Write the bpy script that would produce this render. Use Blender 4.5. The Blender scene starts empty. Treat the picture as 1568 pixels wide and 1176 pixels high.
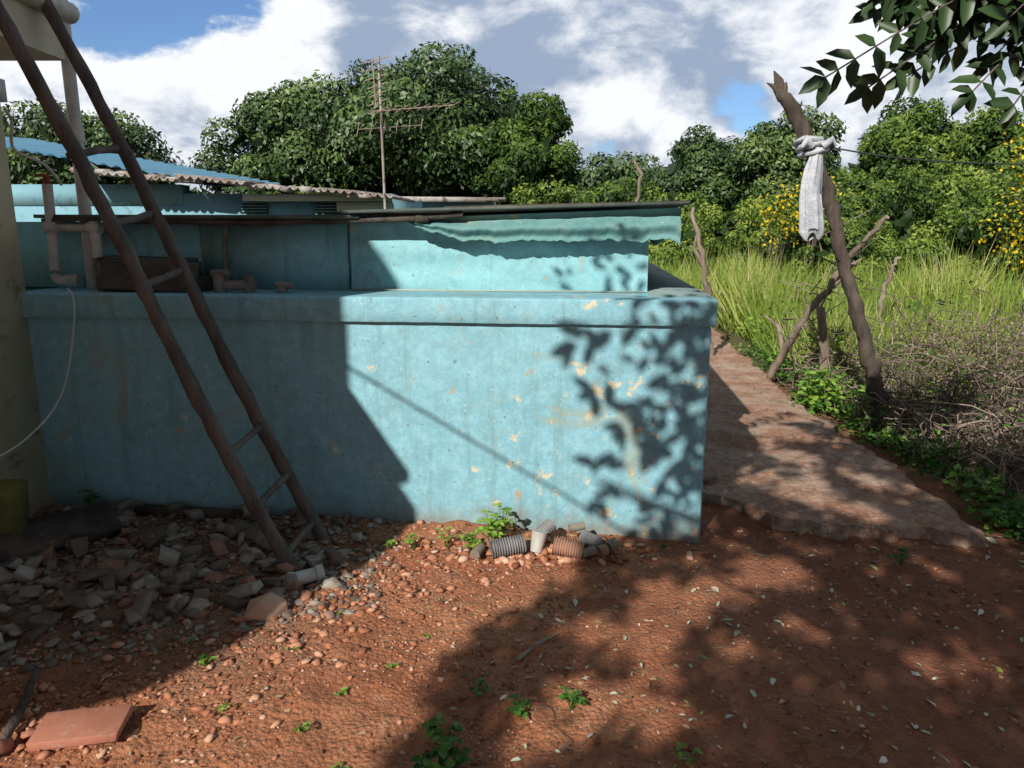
import bpy, math, numpy as np
from mathutils import Vector, Matrix, noise as mn
rng=np.random.default_rng(7)
D=bpy.data; S=bpy.context.scene
SUN=np.array([-.68,-1.36,1.0])   # towards the sun, per metre of height

# ---------------------------------------------------------------- helpers
class B:
    def __init__(s): s.V=[];s.F=[];s.var=[];s.mi=[];s.n=0
    def add(s,V,F,var=0.5,mi=0):
        V=np.asarray(V,float).reshape(-1,3);F=np.asarray(F,int)
        s.V.append(V);s.F.append(F+s.n);s.n+=len(V)
        v=np.broadcast_to(np.asarray(var,float),(len(F),)).copy();s.var.append(v)
        s.mi.append(np.full(len(F),mi))
    def obj(s,name,mats,parent=None,smooth=False):
        me=D.meshes.new(name)
        V=np.concatenate(s.V)
        loops=np.concatenate([f.ravel() for f in s.F])
        tot=np.concatenate([np.full(len(f),f.shape[1]) for f in s.F])
        st=np.concatenate([[0],np.cumsum(tot)[:-1]])
        me.vertices.add(len(V));me.vertices.foreach_set('co',V.ravel())
        me.loops.add(len(loops));me.loops.foreach_set('vertex_index',loops.astype(np.int32))
        me.polygons.add(len(tot));me.polygons.foreach_set('loop_start',st.astype(np.int32))
        me.polygons.foreach_set('material_index',np.concatenate(s.mi).astype(np.int32))
        if smooth: me.polygons.foreach_set('use_smooth',np.ones(len(tot),bool))
        me.update(calc_edges=True)
        a=me.attributes.new('var','FLOAT','FACE');a.data.foreach_set('value',np.concatenate(s.var).astype(np.float32))
        me.validate()
        for m in (mats if isinstance(mats,(list,tuple)) else [mats]): me.materials.append(m)
        o=D.objects.new(name,me);S.collection.objects.link(o)
        if parent: o.parent=parent
        return o
def empty(name):
    o=D.objects.new(name,None);S.collection.objects.link(o);o.empty_display_size=.1;return o
def bev(o,w=.006,seg=2):
    m=o.modifiers.new('b','BEVEL');m.width=w;m.segments=seg;m.limit_method='ANGLE';return o
def rotz(a):
    c,s=math.cos(a),math.sin(a);return np.array([[c,-s,0],[s,c,0],[0,0,1]])
def reul(x,y,z): 
    return np.array(Matrix.Rotation(z,3,'Z')@Matrix.Rotation(y,3,'Y')@Matrix.Rotation(x,3,'X'))
BOXV=np.array([[-1,-1,-1],[1,-1,-1],[1,1,-1],[-1,1,-1],[-1,-1,1],[1,-1,1],[1,1,1],[-1,1,1]])*.5
BOXF=np.array([[0,3,2,1],[4,5,6,7],[0,1,5,4],[1,2,6,5],[2,3,7,6],[3,0,4,7]])
def box(b,c,size,R=None,var=.5,mi=0,jit=0):
    V=BOXV*np.array(size)
    if jit: V=V*(1+rng.uniform(-jit,jit,V.shape))
    if R is not None: V=V@R.T
    b.add(V+np.array(c),BOXF,var,mi)
def box2(b,lo,hi,**k):
    lo=np.array(lo,float);hi=np.array(hi,float);box(b,(lo+hi)/2,hi-lo,**k)
def prism(b,poly,z0,z1,var=.5,mi=0):
    n=len(poly);V=[(x,y,z0) for x,y in poly]+[(x,y,z1) for x,y in poly]
    b.add(V,[[i,(i+1)%n,(i+1)%n+n,i+n] for i in range(n)],var,mi)
    b.add(V,[list(range(n,2*n))],var,mi);b.add(V,[list(range(n))[::-1]],var,mi)
def tube(b,pts,rad,sides=8,var=.5,mi=0,jit=0,cap=True):
    P=np.array(pts,float);n=len(P);rad=np.broadcast_to(np.array(rad,float),(n,))
    T=np.gradient(P,axis=0);T/=np.linalg.norm(T,axis=1)[:,None]+1e-9
    ref=np.array([0,0,1.]) if abs(T[:,2]).mean()<.8 else np.array([1.,0,0])
    A=np.cross(T,ref);A/=np.linalg.norm(A,axis=1)[:,None]+1e-9;C=np.cross(A,T)
    th=np.linspace(0,2*np.pi,sides,endpoint=False)
    r=rad[:,None]*(1+(rng.uniform(-jit,jit,(n,sides)) if jit else 0))
    V=P[:,None,:]+r[:,:,None]*(np.cos(th)[None,:,None]*A[:,None,:]+np.sin(th)[None,:,None]*C[:,None,:])
    i,j=np.meshgrid(np.arange(n-1),np.arange(sides),indexing='ij');j2=(j+1)%sides
    F=np.stack([i*sides+j,i*sides+j2,(i+1)*sides+j2,(i+1)*sides+j],-1).reshape(-1,4)
    b.add(V.reshape(-1,3),F,var,mi)
    if cap:
        b.add(V[0],[list(range(sides))],var,mi);b.add(V[-1],[list(range(sides))[::-1]],var,mi)
def curvepts(ctrl,n=20):
    c=np.array(ctrl,float);m=len(c);t=np.linspace(0,m-1,n);out=[]
    for x in t:
        i=min(int(x),m-2);f=x-i
        p0=c[max(i-1,0)];p1=c[i];p2=c[i+1];p3=c[min(i+2,m-1)]
        out.append(.5*((2*p1)+(-p0+p2)*f+(2*p0-5*p1+4*p2-p3)*f*f+(-p0+3*p1-3*p2+p3)*f**3))
    return np.array(out)
def norm(a): return a/(np.linalg.norm(a,axis=-1,keepdims=True)+1e-9)
def leaves(b,P,d,n,L,W,var=.5,six=False,mi=0):
    P=np.asarray(P,float);d=norm(np.asarray(d,float));s=norm(np.cross(d,n));N=len(P)
    L=np.broadcast_to(L,(N,))[:,None];W=np.broadcast_to(W,(N,))[:,None]
    if six:
        up=norm(np.cross(s,d))*W*.18
        V=np.stack([P,P+.28*L*d+.46*W*s+up,P+.68*L*d+.38*W*s+up*.6,P+L*d-up,P+.68*L*d-.38*W*s+up*.6,P+.28*L*d-.46*W*s+up],1)
        base=np.arange(N)[:,None]*6
        F=np.concatenate([base+np.array([[0,1,2,3]]),base+np.array([[0,3,4,5]])]);v=np.broadcast_to(var,(N,));v=np.concatenate([v,v])
        b.add(V.reshape(-1,3),F,v,mi)
    else:
        V=np.stack([P,P+.45*L*d+.5*W*s,P+L*d,P+.45*L*d-.5*W*s],1)
        b.add(V.reshape(-1,3),np.arange(N*4).reshape(N,4),var,mi)
def rdir(n): return norm(rng.normal(size=(n,3)))
def grid(b,fn,nu,nv,var=.5,mi=0):
    u,v=np.meshgrid(np.linspace(0,1,nu),np.linspace(0,1,nv),indexing='ij')
    V=fn(u,v);i,j=np.meshgrid(np.arange(nu-1),np.arange(nv-1),indexing='ij')
    b.add(V.reshape(-1,3),np.stack([i*nv+j,(i+1)*nv+j,(i+1)*nv+j+1,i*nv+j+1],-1).reshape(-1,4),var,mi)
t=(1+5**.5)/2
ICOV=norm(np.array([[-1,t,0],[1,t,0],[-1,-t,0],[1,-t,0],[0,-1,t],[0,1,t],[0,-1,-t],[0,1,-t],[t,0,-1],[t,0,1],[-t,0,-1],[-t,0,1]],float))
ICOF=np.array([[0,11,5],[0,5,1],[0,1,7],[0,7,10],[0,10,11],[1,5,9],[5,11,4],[11,10,2],[10,7,6],[7,1,8],[3,9,4],[3,4,2],[3,2,6],[3,6,8],[3,8,9],[4,9,5],[2,4,11],[6,2,10],[8,6,7],[9,8,1]])
def stones(b,P,size,flat=.6,var=.5,jit=.36):
    N=len(P);V=ICOV[None]*(1+rng.uniform(-jit,jit,(N,12,1)))
    sc=np.stack([np.ones(N)*1,rng.uniform(.5,1,N),rng.uniform(.35,1,N)*flat],1)*np.broadcast_to(size,(N,))[:,None]
    V=V*sc[:,None,:];a=rng.uniform(0,6.28,N);c,s=np.cos(a),np.sin(a);k=rng.uniform(-.5,.5,(N,1))
    V[:,:,2]+=k*V[:,:,0]*.6
    X=V[:,:,0]*c[:,None]-V[:,:,1]*s[:,None];Y=V[:,:,0]*s[:,None]+V[:,:,1]*c[:,None]
    V=np.stack([X,Y,V[:,:,2]],-1)+np.asarray(P)[:,None,:]
    F=(ICOF[None]+np.arange(N)[:,None,None]*12).reshape(-1,3)
    b.add(V.reshape(-1,3),F,np.repeat(np.broadcast_to(var,(N,)),20))

# ---------------------------------------------------------------- materials
def newmat(name):
    m=D.materials.new(name);m.use_nodes=True;nt=m.node_tree;N=nt.nodes;L=nt.links
    return m,N,L,N['Principled BSDF']
def nz(N,L,scale,detail=4,rough=.6,vec=None,dist=0):
    n=N.new('ShaderNodeTexNoise');n.inputs['Scale'].default_value=scale;n.inputs['Detail'].default_value=min(detail,5)
    n.inputs['Roughness'].default_value=rough;n.inputs['Distortion'].default_value=dist
    if vec is not None: L.new(vec,n.inputs['Vector'])
    return n.outputs['Fac']
def pos(N): return N.new('ShaderNodeNewGeometry').outputs['Position']
def ramp(N,L,f,a,b,ca=0,cb=1):
    m=N.new('ShaderNodeMapRange');m.interpolation_type='SMOOTHSTEP';L.new(f,m.inputs[0])
    for i,x in enumerate((a,b,ca,cb)): m.inputs[i+1].default_value=x
    return m.outputs[0]
def mix(N,L,f,a,b,mode='MIX'):
    m=N.new('ShaderNodeMix');m.data_type='RGBA';m.blend_type=mode
    if isinstance(f,(int,float)): m.inputs[0].default_value=f
    else: L.new(f,m.inputs[0])
    for i,x in ((6,a),(7,b)):
        if isinstance(x,tuple): m.inputs[i].default_value=(*x,1)
        else: L.new(x,m.inputs[i])
    return m.outputs[2]
def mth(N,L,op,a,b=None):
    m=N.new('ShaderNodeMath');m.operation=op
    for i,x in enumerate((a,b)):
        if x is None: continue
        if isinstance(x,(int,float)): m.inputs[i].default_value=x
        else: L.new(x,m.inputs[i])
    return m.outputs[0]
def bump(N,L,P,h,st=.4,dist=.01):
    b=N.new('ShaderNodeBump');b.inputs['Strength'].default_value=st;b.inputs['Distance'].default_value=dist
    L.new(h,b.inputs['Height']);L.new(b.outputs[0],P.inputs['Normal'])
def simple(name,c1,c2,scale=4,rough=.8,bs=30,bst=.4,bd=.005,c3=None,metal=0,stretch=None):
    m,N,L,P=newmat(name);p=pos(N)
    if stretch:
        mp=N.new('ShaderNodeMapping');mp.inputs['Scale'].default_value=stretch;L.new(p,mp.inputs[0]);p=mp.outputs[0]
    c=mix(N,L,ramp(N,L,nz(N,L,scale,6,.65,p),.35,.65),c1,c2)
    if c3: c=mix(N,L,ramp(N,L,nz(N,L,scale*2.7,6,.7,p,.5),.55,.66),c,c3)
    L.new(c,P.inputs['Base Color']);P.inputs['Roughness'].default_value=rough;P.inputs['Metallic'].default_value=metal
    bump(N,L,P,nz(N,L,bs,3,.7,p),bst,bd);return m
def varmat(name,cols,rough=.7,trans=0,bst=0,noise=0):
    m,N,L,P=newmat(name);a=N.new('ShaderNodeAttribute');a.attribute_name='var'
    r=N.new('ShaderNodeValToRGB');e=r.color_ramp.elements
    e[0].position=cols[0][0];e[0].color=(*cols[0][1],1);e[1].position=cols[-1][0];e[1].color=(*cols[-1][1],1)
    for p_,c in cols[1:-1]: x=e.new(p_);x.color=(*c,1)
    L.new(a.outputs['Fac'],r.inputs[0]);c=r.outputs[0]
    if noise: c=mix(N,L,ramp(N,L,nz(N,L,noise,5,.7,pos(N)),.3,.7,0,.65),c,(.15,.11,.08))
    L.new(c,P.inputs['Base Color']);P.inputs['Roughness'].default_value=rough
    if trans:
        P.inputs['Specular IOR Level'].default_value=.3
        T=N.new('ShaderNodeBsdfTranslucent');L.new(mix(N,L,1.0,c,(1.3,1.25,.5),'MULTIPLY'),T.inputs[0])
        M=N.new('ShaderNodeMixShader');M.inputs[0].default_value=trans
        L.new(P.outputs[0],M.inputs[1]);L.new(T.outputs[0],M.inputs[2]);L.new(M.outputs[0],N['Material Output'].inputs[0])
    if bst: bump(N,L,P,nz(N,L,60,4,.75,pos(N)),bst,.006)
    return m

def paint(name,ca,cb,worn=.66,low=True):
    m,N,L,P=newmat(name);p=pos(N)
    sx=N.new('ShaderNodeSeparateXYZ');L.new(p,sx.inputs[0])
    c=mix(N,L,ramp(N,L,nz(N,L,1.7,5,.6,p),.3,.7),ca,cb)
    c=mix(N,L,ramp(N,L,nz(N,L,16,5,.85,p),.38,.70,0,.6),c,tuple(min(1,x*1.2+.09) for x in ca))
    c=mix(N,L,ramp(N,L,nz(N,L,4,5,.8,p,.8),.48,.70,0,.6),c,(.20,.35,.37))
    mp=N.new('ShaderNodeMapping');mp.inputs['Scale'].default_value=(12,12,.9);L.new(p,mp.inputs[0])
    c=mix(N,L,ramp(N,L,nz(N,L,1,5,.7,mp.outputs[0]),.5,.72,0,.5),c,(.15,.27,.27))
    f=nz(N,L,9.0,5,.62,p,.15)
    if low:
        f=mth(N,L,'ADD',f,mth(N,L,'MULTIPLY',nz(N,L,1.6,2,.5,p),.12))
        f=mth(N,L,'SUBTRACT',f,.045)
        f=mth(N,L,'ADD',f,ramp(N,L,sx.outputs[0],-.7,.4,-.055,.015))
        f=mth(N,L,'SUBTRACT',f,ramp(N,L,sx.outputs[2],.85,1.1,0,.035))
    edge=ramp(N,L,f,worn-.012,worn)
    c=mix(N,L,ramp(N,L,f,worn-.06,worn-.015,0,.55),c,(.48,.56,.52))
    c=mix(N,L,edge,c,(.64,.60,.44))
    c=mix(N,L,ramp(N,L,nz(N,L,7,4,.6,p),.685,.72,0,.75),c,(.50,.33,.17))
    c=mix(N,L,ramp(N,L,nz(N,L,2.4,5,.75,p,.8),.55,.68,0,.55),c,(.37,.37,.25))
    c=mix(N,L,ramp(N,L,nz(N,L,38,2,.5,p),.70,.74,0,.6),c,(.12,.14,.12))
    c=mix(N,L,ramp(N,L,nz(N,L,55,2,.5,p),.69,.73,0,.6),c,(.60,.66,.60))
    if low:
        zz=mth(N,L,'ADD',sx.outputs[2],mth(N,L,'MULTIPLY',nz(N,L,6,5,.75,p),.4))
        c=mix(N,L,ramp(N,L,zz,.15,.42,.8,0),c,(.23,.17,.115))
    L.new(c,P.inputs['Base Color']);P.inputs['Roughness'].default_value=.8
    h=mth(N,L,'ADD',mth(N,L,'MULTIPLY',nz(N,L,11,5,.75,p),.7),mth(N,L,'MULTIPLY',nz(N,L,90,3,.7,p),.4))
    h=mth(N,L,'SUBTRACT',h,mth(N,L,'MULTIPLY',edge,.3))
    bump(N,L,P,h,.5,.010);return m
M_tank=paint('turquoise_paint',(.235,.49,.58),(.20,.44,.53))
M_lid=paint('turquoise_sheet',(.22,.49,.55),(.27,.55,.60),.78,False)
M_fascia=paint('teal_sheet',(.09,.24,.24),(.13,.31,.30),.78,False)
M_cap=simple('shaded_cap',(.17,.27,.28),(.25,.28,.26),3,.85,20,.6,.01,(.12,.10,.08))  # shadow on the tank top put into this darker tone
M_roofs=simple('mossy_roof_sheet',(.07,.10,.09),(.13,.15,.13),5,.9,20,.6,.01,(.10,.085,.07))
M_wood=simple('old_wood',(.075,.062,.055),(.16,.13,.11),3,.85,25,.9,.012,stretch=(3,3,.7))
M_wood2=simple('grey_wood',(.13,.10,.08),(.06,.045,.035),3,.9,25,.9,.012,stretch=(4,4,.6))
M_wood3=simple('bleached_wood',(.36,.29,.22),(.20,.15,.11),3,.9,25,.9,.012,stretch=(4,4,.6))
M_plank=simple('plank_edge',(.05,.042,.035),(.11,.09,.065),5,.9,30,.7,.01,(.08,.13,.13))
M_yellow=simple('cream_plaster',(.66,.58,.38),(.54,.46,.29),1.5,.85,40,.5,.006,(.36,.28,.16))
M_slab=simple('eave_concrete',(.66,.60,.47),(.54,.47,.36),2,.85,30,.4,.006)
M_pvc=simple('grey_pvc',(.60,.59,.55),(.44,.42,.39),6,.5,30,.2,.002)
M_red=simple('red_plastic',(.32,.05,.04),(.25,.04,.03))
M_iron=simple('rusty_iron',(.16,.13,.11),(.26,.23,.20),12,.8,60,.6,.004)
M_rust=simple('rusty_sheet',(.24,.18,.15),(.42,.40,.37),2.2,.8,12,.5,.01,(.09,.06,.05))
M_bluewall=simple('light_blue_wall',(.18,.37,.45),(.22,.42,.50),2,.85,15,.3,.01,(.13,.27,.31))
M_blueroof=simple('blue_metal_roof',(.15,.38,.56),(.19,.44,.61),2,.5,15,.1,.01)
M_whitefr=simple('cream_trim',(.42,.48,.42),(.36,.42,.36),3)
M_dark=simple('dark_opening',(.02,.025,.025),(.03,.035,.03))
M_cloth=simple('white_cloth',(.52,.54,.57),(.38,.41,.46),9,.6,20,.6,.02)
M_cable=simple('white_cable',(.6,.6,.56),(.5,.5,.46))
M_yel=simple('olive_yellow_paint',(.17,.15,.03),(.09,.085,.03),6)
M_terra=simple('terracotta',(.42,.17,.11),(.34,.13,.08),6,.85,50,.5,.004,(.40,.24,.16))
M_greyb=simple('grey_plastic',(.24,.235,.24),(.14,.135,.14),9)
M_brownb=simple('orange_brown_plastic',(.38,.20,.13),(.24,.14,.11),9)

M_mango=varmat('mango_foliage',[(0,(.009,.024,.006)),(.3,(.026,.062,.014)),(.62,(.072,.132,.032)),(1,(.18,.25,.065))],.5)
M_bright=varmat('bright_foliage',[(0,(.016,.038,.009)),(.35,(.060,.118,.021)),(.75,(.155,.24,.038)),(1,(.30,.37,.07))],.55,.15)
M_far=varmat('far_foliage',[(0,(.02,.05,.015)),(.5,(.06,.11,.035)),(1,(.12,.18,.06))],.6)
M_grass=varmat('grass_blades',[(0,(.09,.15,.025)),(.5,(.21,.31,.05)),(.8,(.34,.41,.085)),(1,(.52,.46,.24))],.6,.25)
M_flower=varmat('yellow_flowers',[(0,(.55,.38,.01)),(1,(.8,.62,.02))],.6,.2)
M_shade=varmat('dark_leaf',[(0,(.015,.04,.010)),(1,(.045,.09,.025))],.45)
M_vine=varmat('dry_vines',[(0,(.08,.06,.045)),(.5,(.21,.155,.12)),(1,(.40,.32,.25))],.9)
M_weed=varmat('weed_leaf',[(0,(.03,.09,.015)),(.5,(.09,.22,.035)),(1,(.26,.42,.06))],.5,.2)
M_gravel=varmat('orange_gravel',[(0,(.20,.07,.033)),(.35,(.42,.165,.085)),(.7,(.56,.27,.16)),(.92,(.62,.41,.29)),(1,(.62,.53,.43))],.9,0,.5)
M_rubble=varmat('rubble_stone',[(0,(.10,.08,.06)),(.35,(.21,.17,.135)),(.6,(.33,.285,.235)),(.84,(.50,.45,.39)),(.89,(.33,.15,.10)),(1,(.42,.20,.14))],.9,0,.8,14)
M_litter=varmat('fallen_leaf',[(0,(.20,.09,.04)),(.4,(.38,.26,.14)),(.6,(.50,.52,.42)),(.85,(.62,.66,.56)),(1,(.35,.42,.05))],.7)

# ground material
m,N,L,P=newmat('ground_soil');p=pos(N);sx=N.new('ShaderNodeSeparateXYZ');L.new(p,sx.inputs[0])
c=mix(N,L,ramp(N,L,nz(N,L,1.3,4,.65,p),.35,.65),(.40,.135,.06),(.54,.225,.11))
c=mix(N,L,ramp(N,L,nz(N,L,9,5,.75,p),.5,.7,0,.6),c,(.60,.33,.19))
c=mix(N,L,ramp(N,L,nz(N,L,26,5,.75,p),.50,.68,0,.85),c,(.19,.065,.032))
v=N.new('ShaderNodeTexVoronoi');v.inputs['Scale'].default_value=55;L.new(p,v.inputs['Vector'])
c=mix(N,L,ramp(N,L,v.outputs['Distance'],.1,.3,.4,0),c,(.62,.38,.25))
# tree shade painted into the soil colour, darker towards the right
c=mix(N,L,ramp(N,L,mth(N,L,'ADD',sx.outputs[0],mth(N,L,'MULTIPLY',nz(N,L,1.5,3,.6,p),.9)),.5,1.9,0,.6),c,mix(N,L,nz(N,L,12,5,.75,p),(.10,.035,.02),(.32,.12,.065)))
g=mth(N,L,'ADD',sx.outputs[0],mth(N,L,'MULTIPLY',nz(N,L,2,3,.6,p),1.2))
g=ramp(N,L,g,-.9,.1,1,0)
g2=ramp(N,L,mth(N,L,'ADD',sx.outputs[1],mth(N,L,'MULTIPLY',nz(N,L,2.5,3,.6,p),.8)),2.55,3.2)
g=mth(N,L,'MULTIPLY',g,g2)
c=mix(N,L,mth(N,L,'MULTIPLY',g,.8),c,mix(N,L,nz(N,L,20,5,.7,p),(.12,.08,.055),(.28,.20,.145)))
gx=ramp(N,L,mth(N,L,'ADD',sx.outputs[0],nz(N,L,1.6,4,.6,p)),3.0,3.6);gy=ramp(N,L,sx.outputs[1],7.5,9.5)
gv=mth(N,L,'MAXIMUM',gx,gy)
c=mix(N,L,gv,c,mix(N,L,nz(N,L,.8,5,.7,p),(.08,.075,.03),(.20,.17,.08)))
L.new(c,P.inputs['Base Color']);P.inputs['Roughness'].default_value=.95
bump(N,L,P,mth(N,L,'ADD',nz(N,L,30,5,.8,p),mth(N,L,'MULTIPLY',v.outputs['Distance'],-.5)),1,.025)
M_ground=m
m,N,L,P=newmat('path_concrete');p=pos(N)
c=mix(N,L,ramp(N,L,nz(N,L,2.2,5,.75,p),.40,.60),(.46,.22,.13),(.60,.42,.31))
c=mix(N,L,ramp(N,L,nz(N,L,7,5,.8,p,.6),.50,.64,0,.75),c,(.24,.12,.07))
c=mix(N,L,ramp(N,L,nz(N,L,30,5,.8,p),.50,.64,0,.8),c,(.70,.56,.45))
c=mix(N,L,ramp(N,L,nz(N,L,45,4,.8,p),.56,.7,0,.7),c,(.15,.09,.06))
L.new(c,P.inputs['Base Color']);P.inputs['Roughness'].default_value=.92
bump(N,L,P,nz(N,L,24,5,.85,p),1,.035);M_path=m

# ---------------------------------------------------------------- ground
def axis(lo,hi,step,far_lo,far_hi):
    a=list(np.arange(lo,hi,step));s=step;x=a[-1]
    while x<far_hi: s*=1.13;x+=s;a.append(x)
    s=step;x=lo
    while x>far_lo: s*=1.13;x-=s;a.insert(0,x)
    return np.array(a)
xs=axis(-3,3.2,.024,-300,300);ys=axis(1.5,4.3,.024,-80,400)
def gh(x,y):
    near=math.exp(-max(0,abs(x)-4)*.5-max(0,y-6)*.3)
    h=.020*mn.noise(Vector((x*2.1,y*2.1,0)))*1+.018*mn.noise(Vector((x*9,y*9,3)))+.011*mn.noise(Vector((x*25,y*25,7)))
    r=max(0,min(1,(-.55-x)/.7))*max(0,min(1,(y-2.4)/.6));h+=r*.05
    h+=.05*math.exp(-((x+.35)**2/.6+(y-3.72)**2/.03))
    return h*near
V=np.array([(x,y,gh(x,y)) for x in xs for y in ys]);nx,ny=len(xs),len(ys)
i,j=np.meshgrid(np.arange(nx-1),np.arange(ny-1),indexing='ij')
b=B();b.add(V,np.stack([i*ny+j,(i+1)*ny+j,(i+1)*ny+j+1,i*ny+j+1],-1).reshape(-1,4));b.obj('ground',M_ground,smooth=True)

# ---------------------------------------------------------------- concrete path
b=B()
lx=lambda y:1.0+.11*(y-3.64)
def pathf(u,v):
    y=3.75+v**1.25*9.0
    edge=np.vectorize(lambda q:mn.noise(Vector((q*2.3,0,5)))*.12+mn.noise(Vector((q*9,0,2)))*.05)
    right=np.interp(y,[3.5,4.2,4.82,5.5,6.3,9,13],[2.42,2.50,2.58,2.57,2.6,2.9,3.4])+edge(y)
    x=lx(y)+u*(right-lx(y))
    y0=np.interp(u,[0,.15,.3,.6,1],[4.3,4.15,3.8,3.65,3.55])+np.vectorize(lambda q:mn.noise(Vector((q*7,1,5)))*.09+mn.noise(Vector((q*30,1,5)))*.03)(u)
    y=y+(y0-3.75)*np.clip(1-v*3,0,1)
    z=.065+np.vectorize(lambda a,c:mn.noise(Vector((a*3,c*3,1)))*.02+mn.noise(Vector((a*14,c*14,1)))*.012+mn.noise(Vector((a*35,c*35,1)))*.006)(x,y)
    z=np.where((u>=.999)|(v<=.001),-.03,z)
    return np.stack([x,y,z],-1)
grid(b,pathf,100,220);b.obj('concrete_path',M_path,smooth=True)

# ---------------------------------------------------------------- cistern
C0=np.array([.98,3.64,0]);RZ=rotz(-math.atan2(.1095,.994))
def loc(v): return np.asarray(v,float)@RZ.T+C0
class LB(B):
    def obj(s,*a,**k):
        s.V=[loc(v) for v in s.V];return B.obj(s,*a,**k)
cist=empty('water_cistern')
b=LB()
def face(u,v):
    x=-3.75+u*3.75;z=-.05+v*1.19
    y=np.vectorize(lambda a,c:mn.noise(Vector((a*1.5,c*1.5,4)))*.008+mn.noise(Vector((a*7,c*7,4)))*.002)(x,z)
    return np.stack([x,y-.012*(1-v),z],-1)
grid(b,face,160,60);b.obj('front_wall',M_tank,cist,True)
b=LB();box2(b,(-3.75,.03,-.05),(-.012,4.1,1.139));box2(b,(-4.4,.46,0),(-3.752,4.1,1.26));bev(b.obj('walls',M_tank,cist),.02)
b=LB()
pr=np.array([[.004,1.138],[-.026,1.140],[-.0285,1.143],[-.0285,1.200],[-.0285,1.256],[-.026,1.264],[-.018,1.269],[.0,1.271],[.10,1.271],[.6,1.271]])
def rim(u,v):
    x=-3.75+u*3.778
    k=np.round(v*9).astype(int);y=pr[k,0];z=pr[k,1]
    w=np.vectorize(lambda q:mn.noise(Vector((q*1.8,0,4)))*.004+mn.noise(Vector((q*8,0,4)))*.0012+mn.noise(Vector((q*35,0,4)))*.0010)(x)
    return np.stack([x,y+w,z+w*.6],-1)
grid(b,rim,300,10);b.obj('rim_front',M_tank,cist,False)
b=LB();box2(b,(-3.75,.02,1.141),(.022,4.13,1.264));bev(b.obj('rim',M_tank,cist),.014,3)
b=LB();box2(b,(-.29,.12,1.268),(.012,4.10,1.277));b.obj('rim_top',M_cap,cist)  # dark sheet standing in for shade on the tank top
b=LB();box2(b,(-.03,-.004,-.03),(.01,.12,1.138));bev(b.obj('corner',M_tank,cist),.012)
b=LB();box2(b,(-4.4,.43,1.271),(-.30,3.9,1.655));b.obj('lid_walls',M_lid,cist)
b=LB()
def sheet(u,v):
    x=-1.95+u*1.665;z=1.275+v*.40
    w=np.vectorize(lambda a,c:mn.noise(Vector((a*1.6,c*9,4)))*.020+mn.noise(Vector((a*5+c*6,c*6,9)))*.014+mn.noise(Vector((a*14,c*14,9)))*.004)(x,z)
    return np.stack([x,.390+w+.02*v,z],-1)
grid(b,sheet,140,50);b.obj('lid_sheet',M_lid,cist,True)
b=LB();box2(b,(-4.4,.405,1.272),(-2.85,.427,1.64));box2(b,(-2.845,.409,1.272),(-1.97,.427,1.64));b.obj('lid_board',M_lid,cist)
b=LB();box2(b,(-1.94,.346,1.272),(-.31,.362,1.281));b.obj('lid_sill',M_whitefr,cist)
b=LB()
def fas(u,v):
    x=-1.62+u*1.49
    top=1.668+.052*u
    dep=np.interp(u,[0,.04,.2,.22,.6,.97,1],[.015,.03,.125,.13,.15,.165,.20])
    jag=np.vectorize(lambda q:mn.noise(Vector((q*7,0,5)))*.014+mn.noise(Vector((q*23,0,5)))*.012+mn.noise(Vector((q*60,0,5)))*.006)(x)
    z=top-v*(dep+jag)
    w=np.vectorize(lambda a,c:mn.noise(Vector((a*2.2,c*14,4)))*.022+mn.noise(Vector((a*9,c*9,9)))*.008)(x,z)
    return np.stack([x,.30+w-.03*v+.02*np.sin(v*9),z],-1)
grid(b,fas,150,24)
def side(u,v):
    return np.stack([-.131+0*u,.30+u*3.2,1.718-v*.19+.03*np.sin(u*9)*v],-1)
grid(b,side,40,6);b.obj('fascia_sheet',M_fascia,cist,True)
b=LB()
box(b,(-1.0,.28,1.722),(1.8,.10,.016),reul(0,-.022,0.01),jit=0)
box(b,(-1.02,2.1,1.718),(1.86,3.7,.014),reul(-.004,-.024,0))
box(b,(-2.80,2.1,1.672),(1.9,3.7,.02),reul(-.004,.004,0))
b.obj('roof_sheet',M_roofs,cist)
b=LB()
tube(b,curvepts([(-3.70,.30,1.668),(-3.35,.30,1.672),(-2.7,.27,1.648),(-2.2,.28,1.652),(-1.6,.27,1.668),(-1.28,.27,1.690)],24),.018,6,jit=.3)
box(b,(-2.5,.31,1.676),(2.4,.09,.018),reul(0,-.012,.02))
box(b,(-.75,.27,1.737),(1.25,.05,.010),reul(0,-.02,.0))
box(b,(-1.5,.262,1.664),(.07,.02,.035),reul(0,.1,0))
b.obj('roof_edge_board',M_plank,cist)
b=LB();tube(b,curvepts([(-2.66,.36,1.65),(-2.67,.34,1.5),(-2.69,.37,1.38),(-2.68,.36,1.28)],8),.012,6);b.obj('lid_bracket',M_iron,cist)

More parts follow.
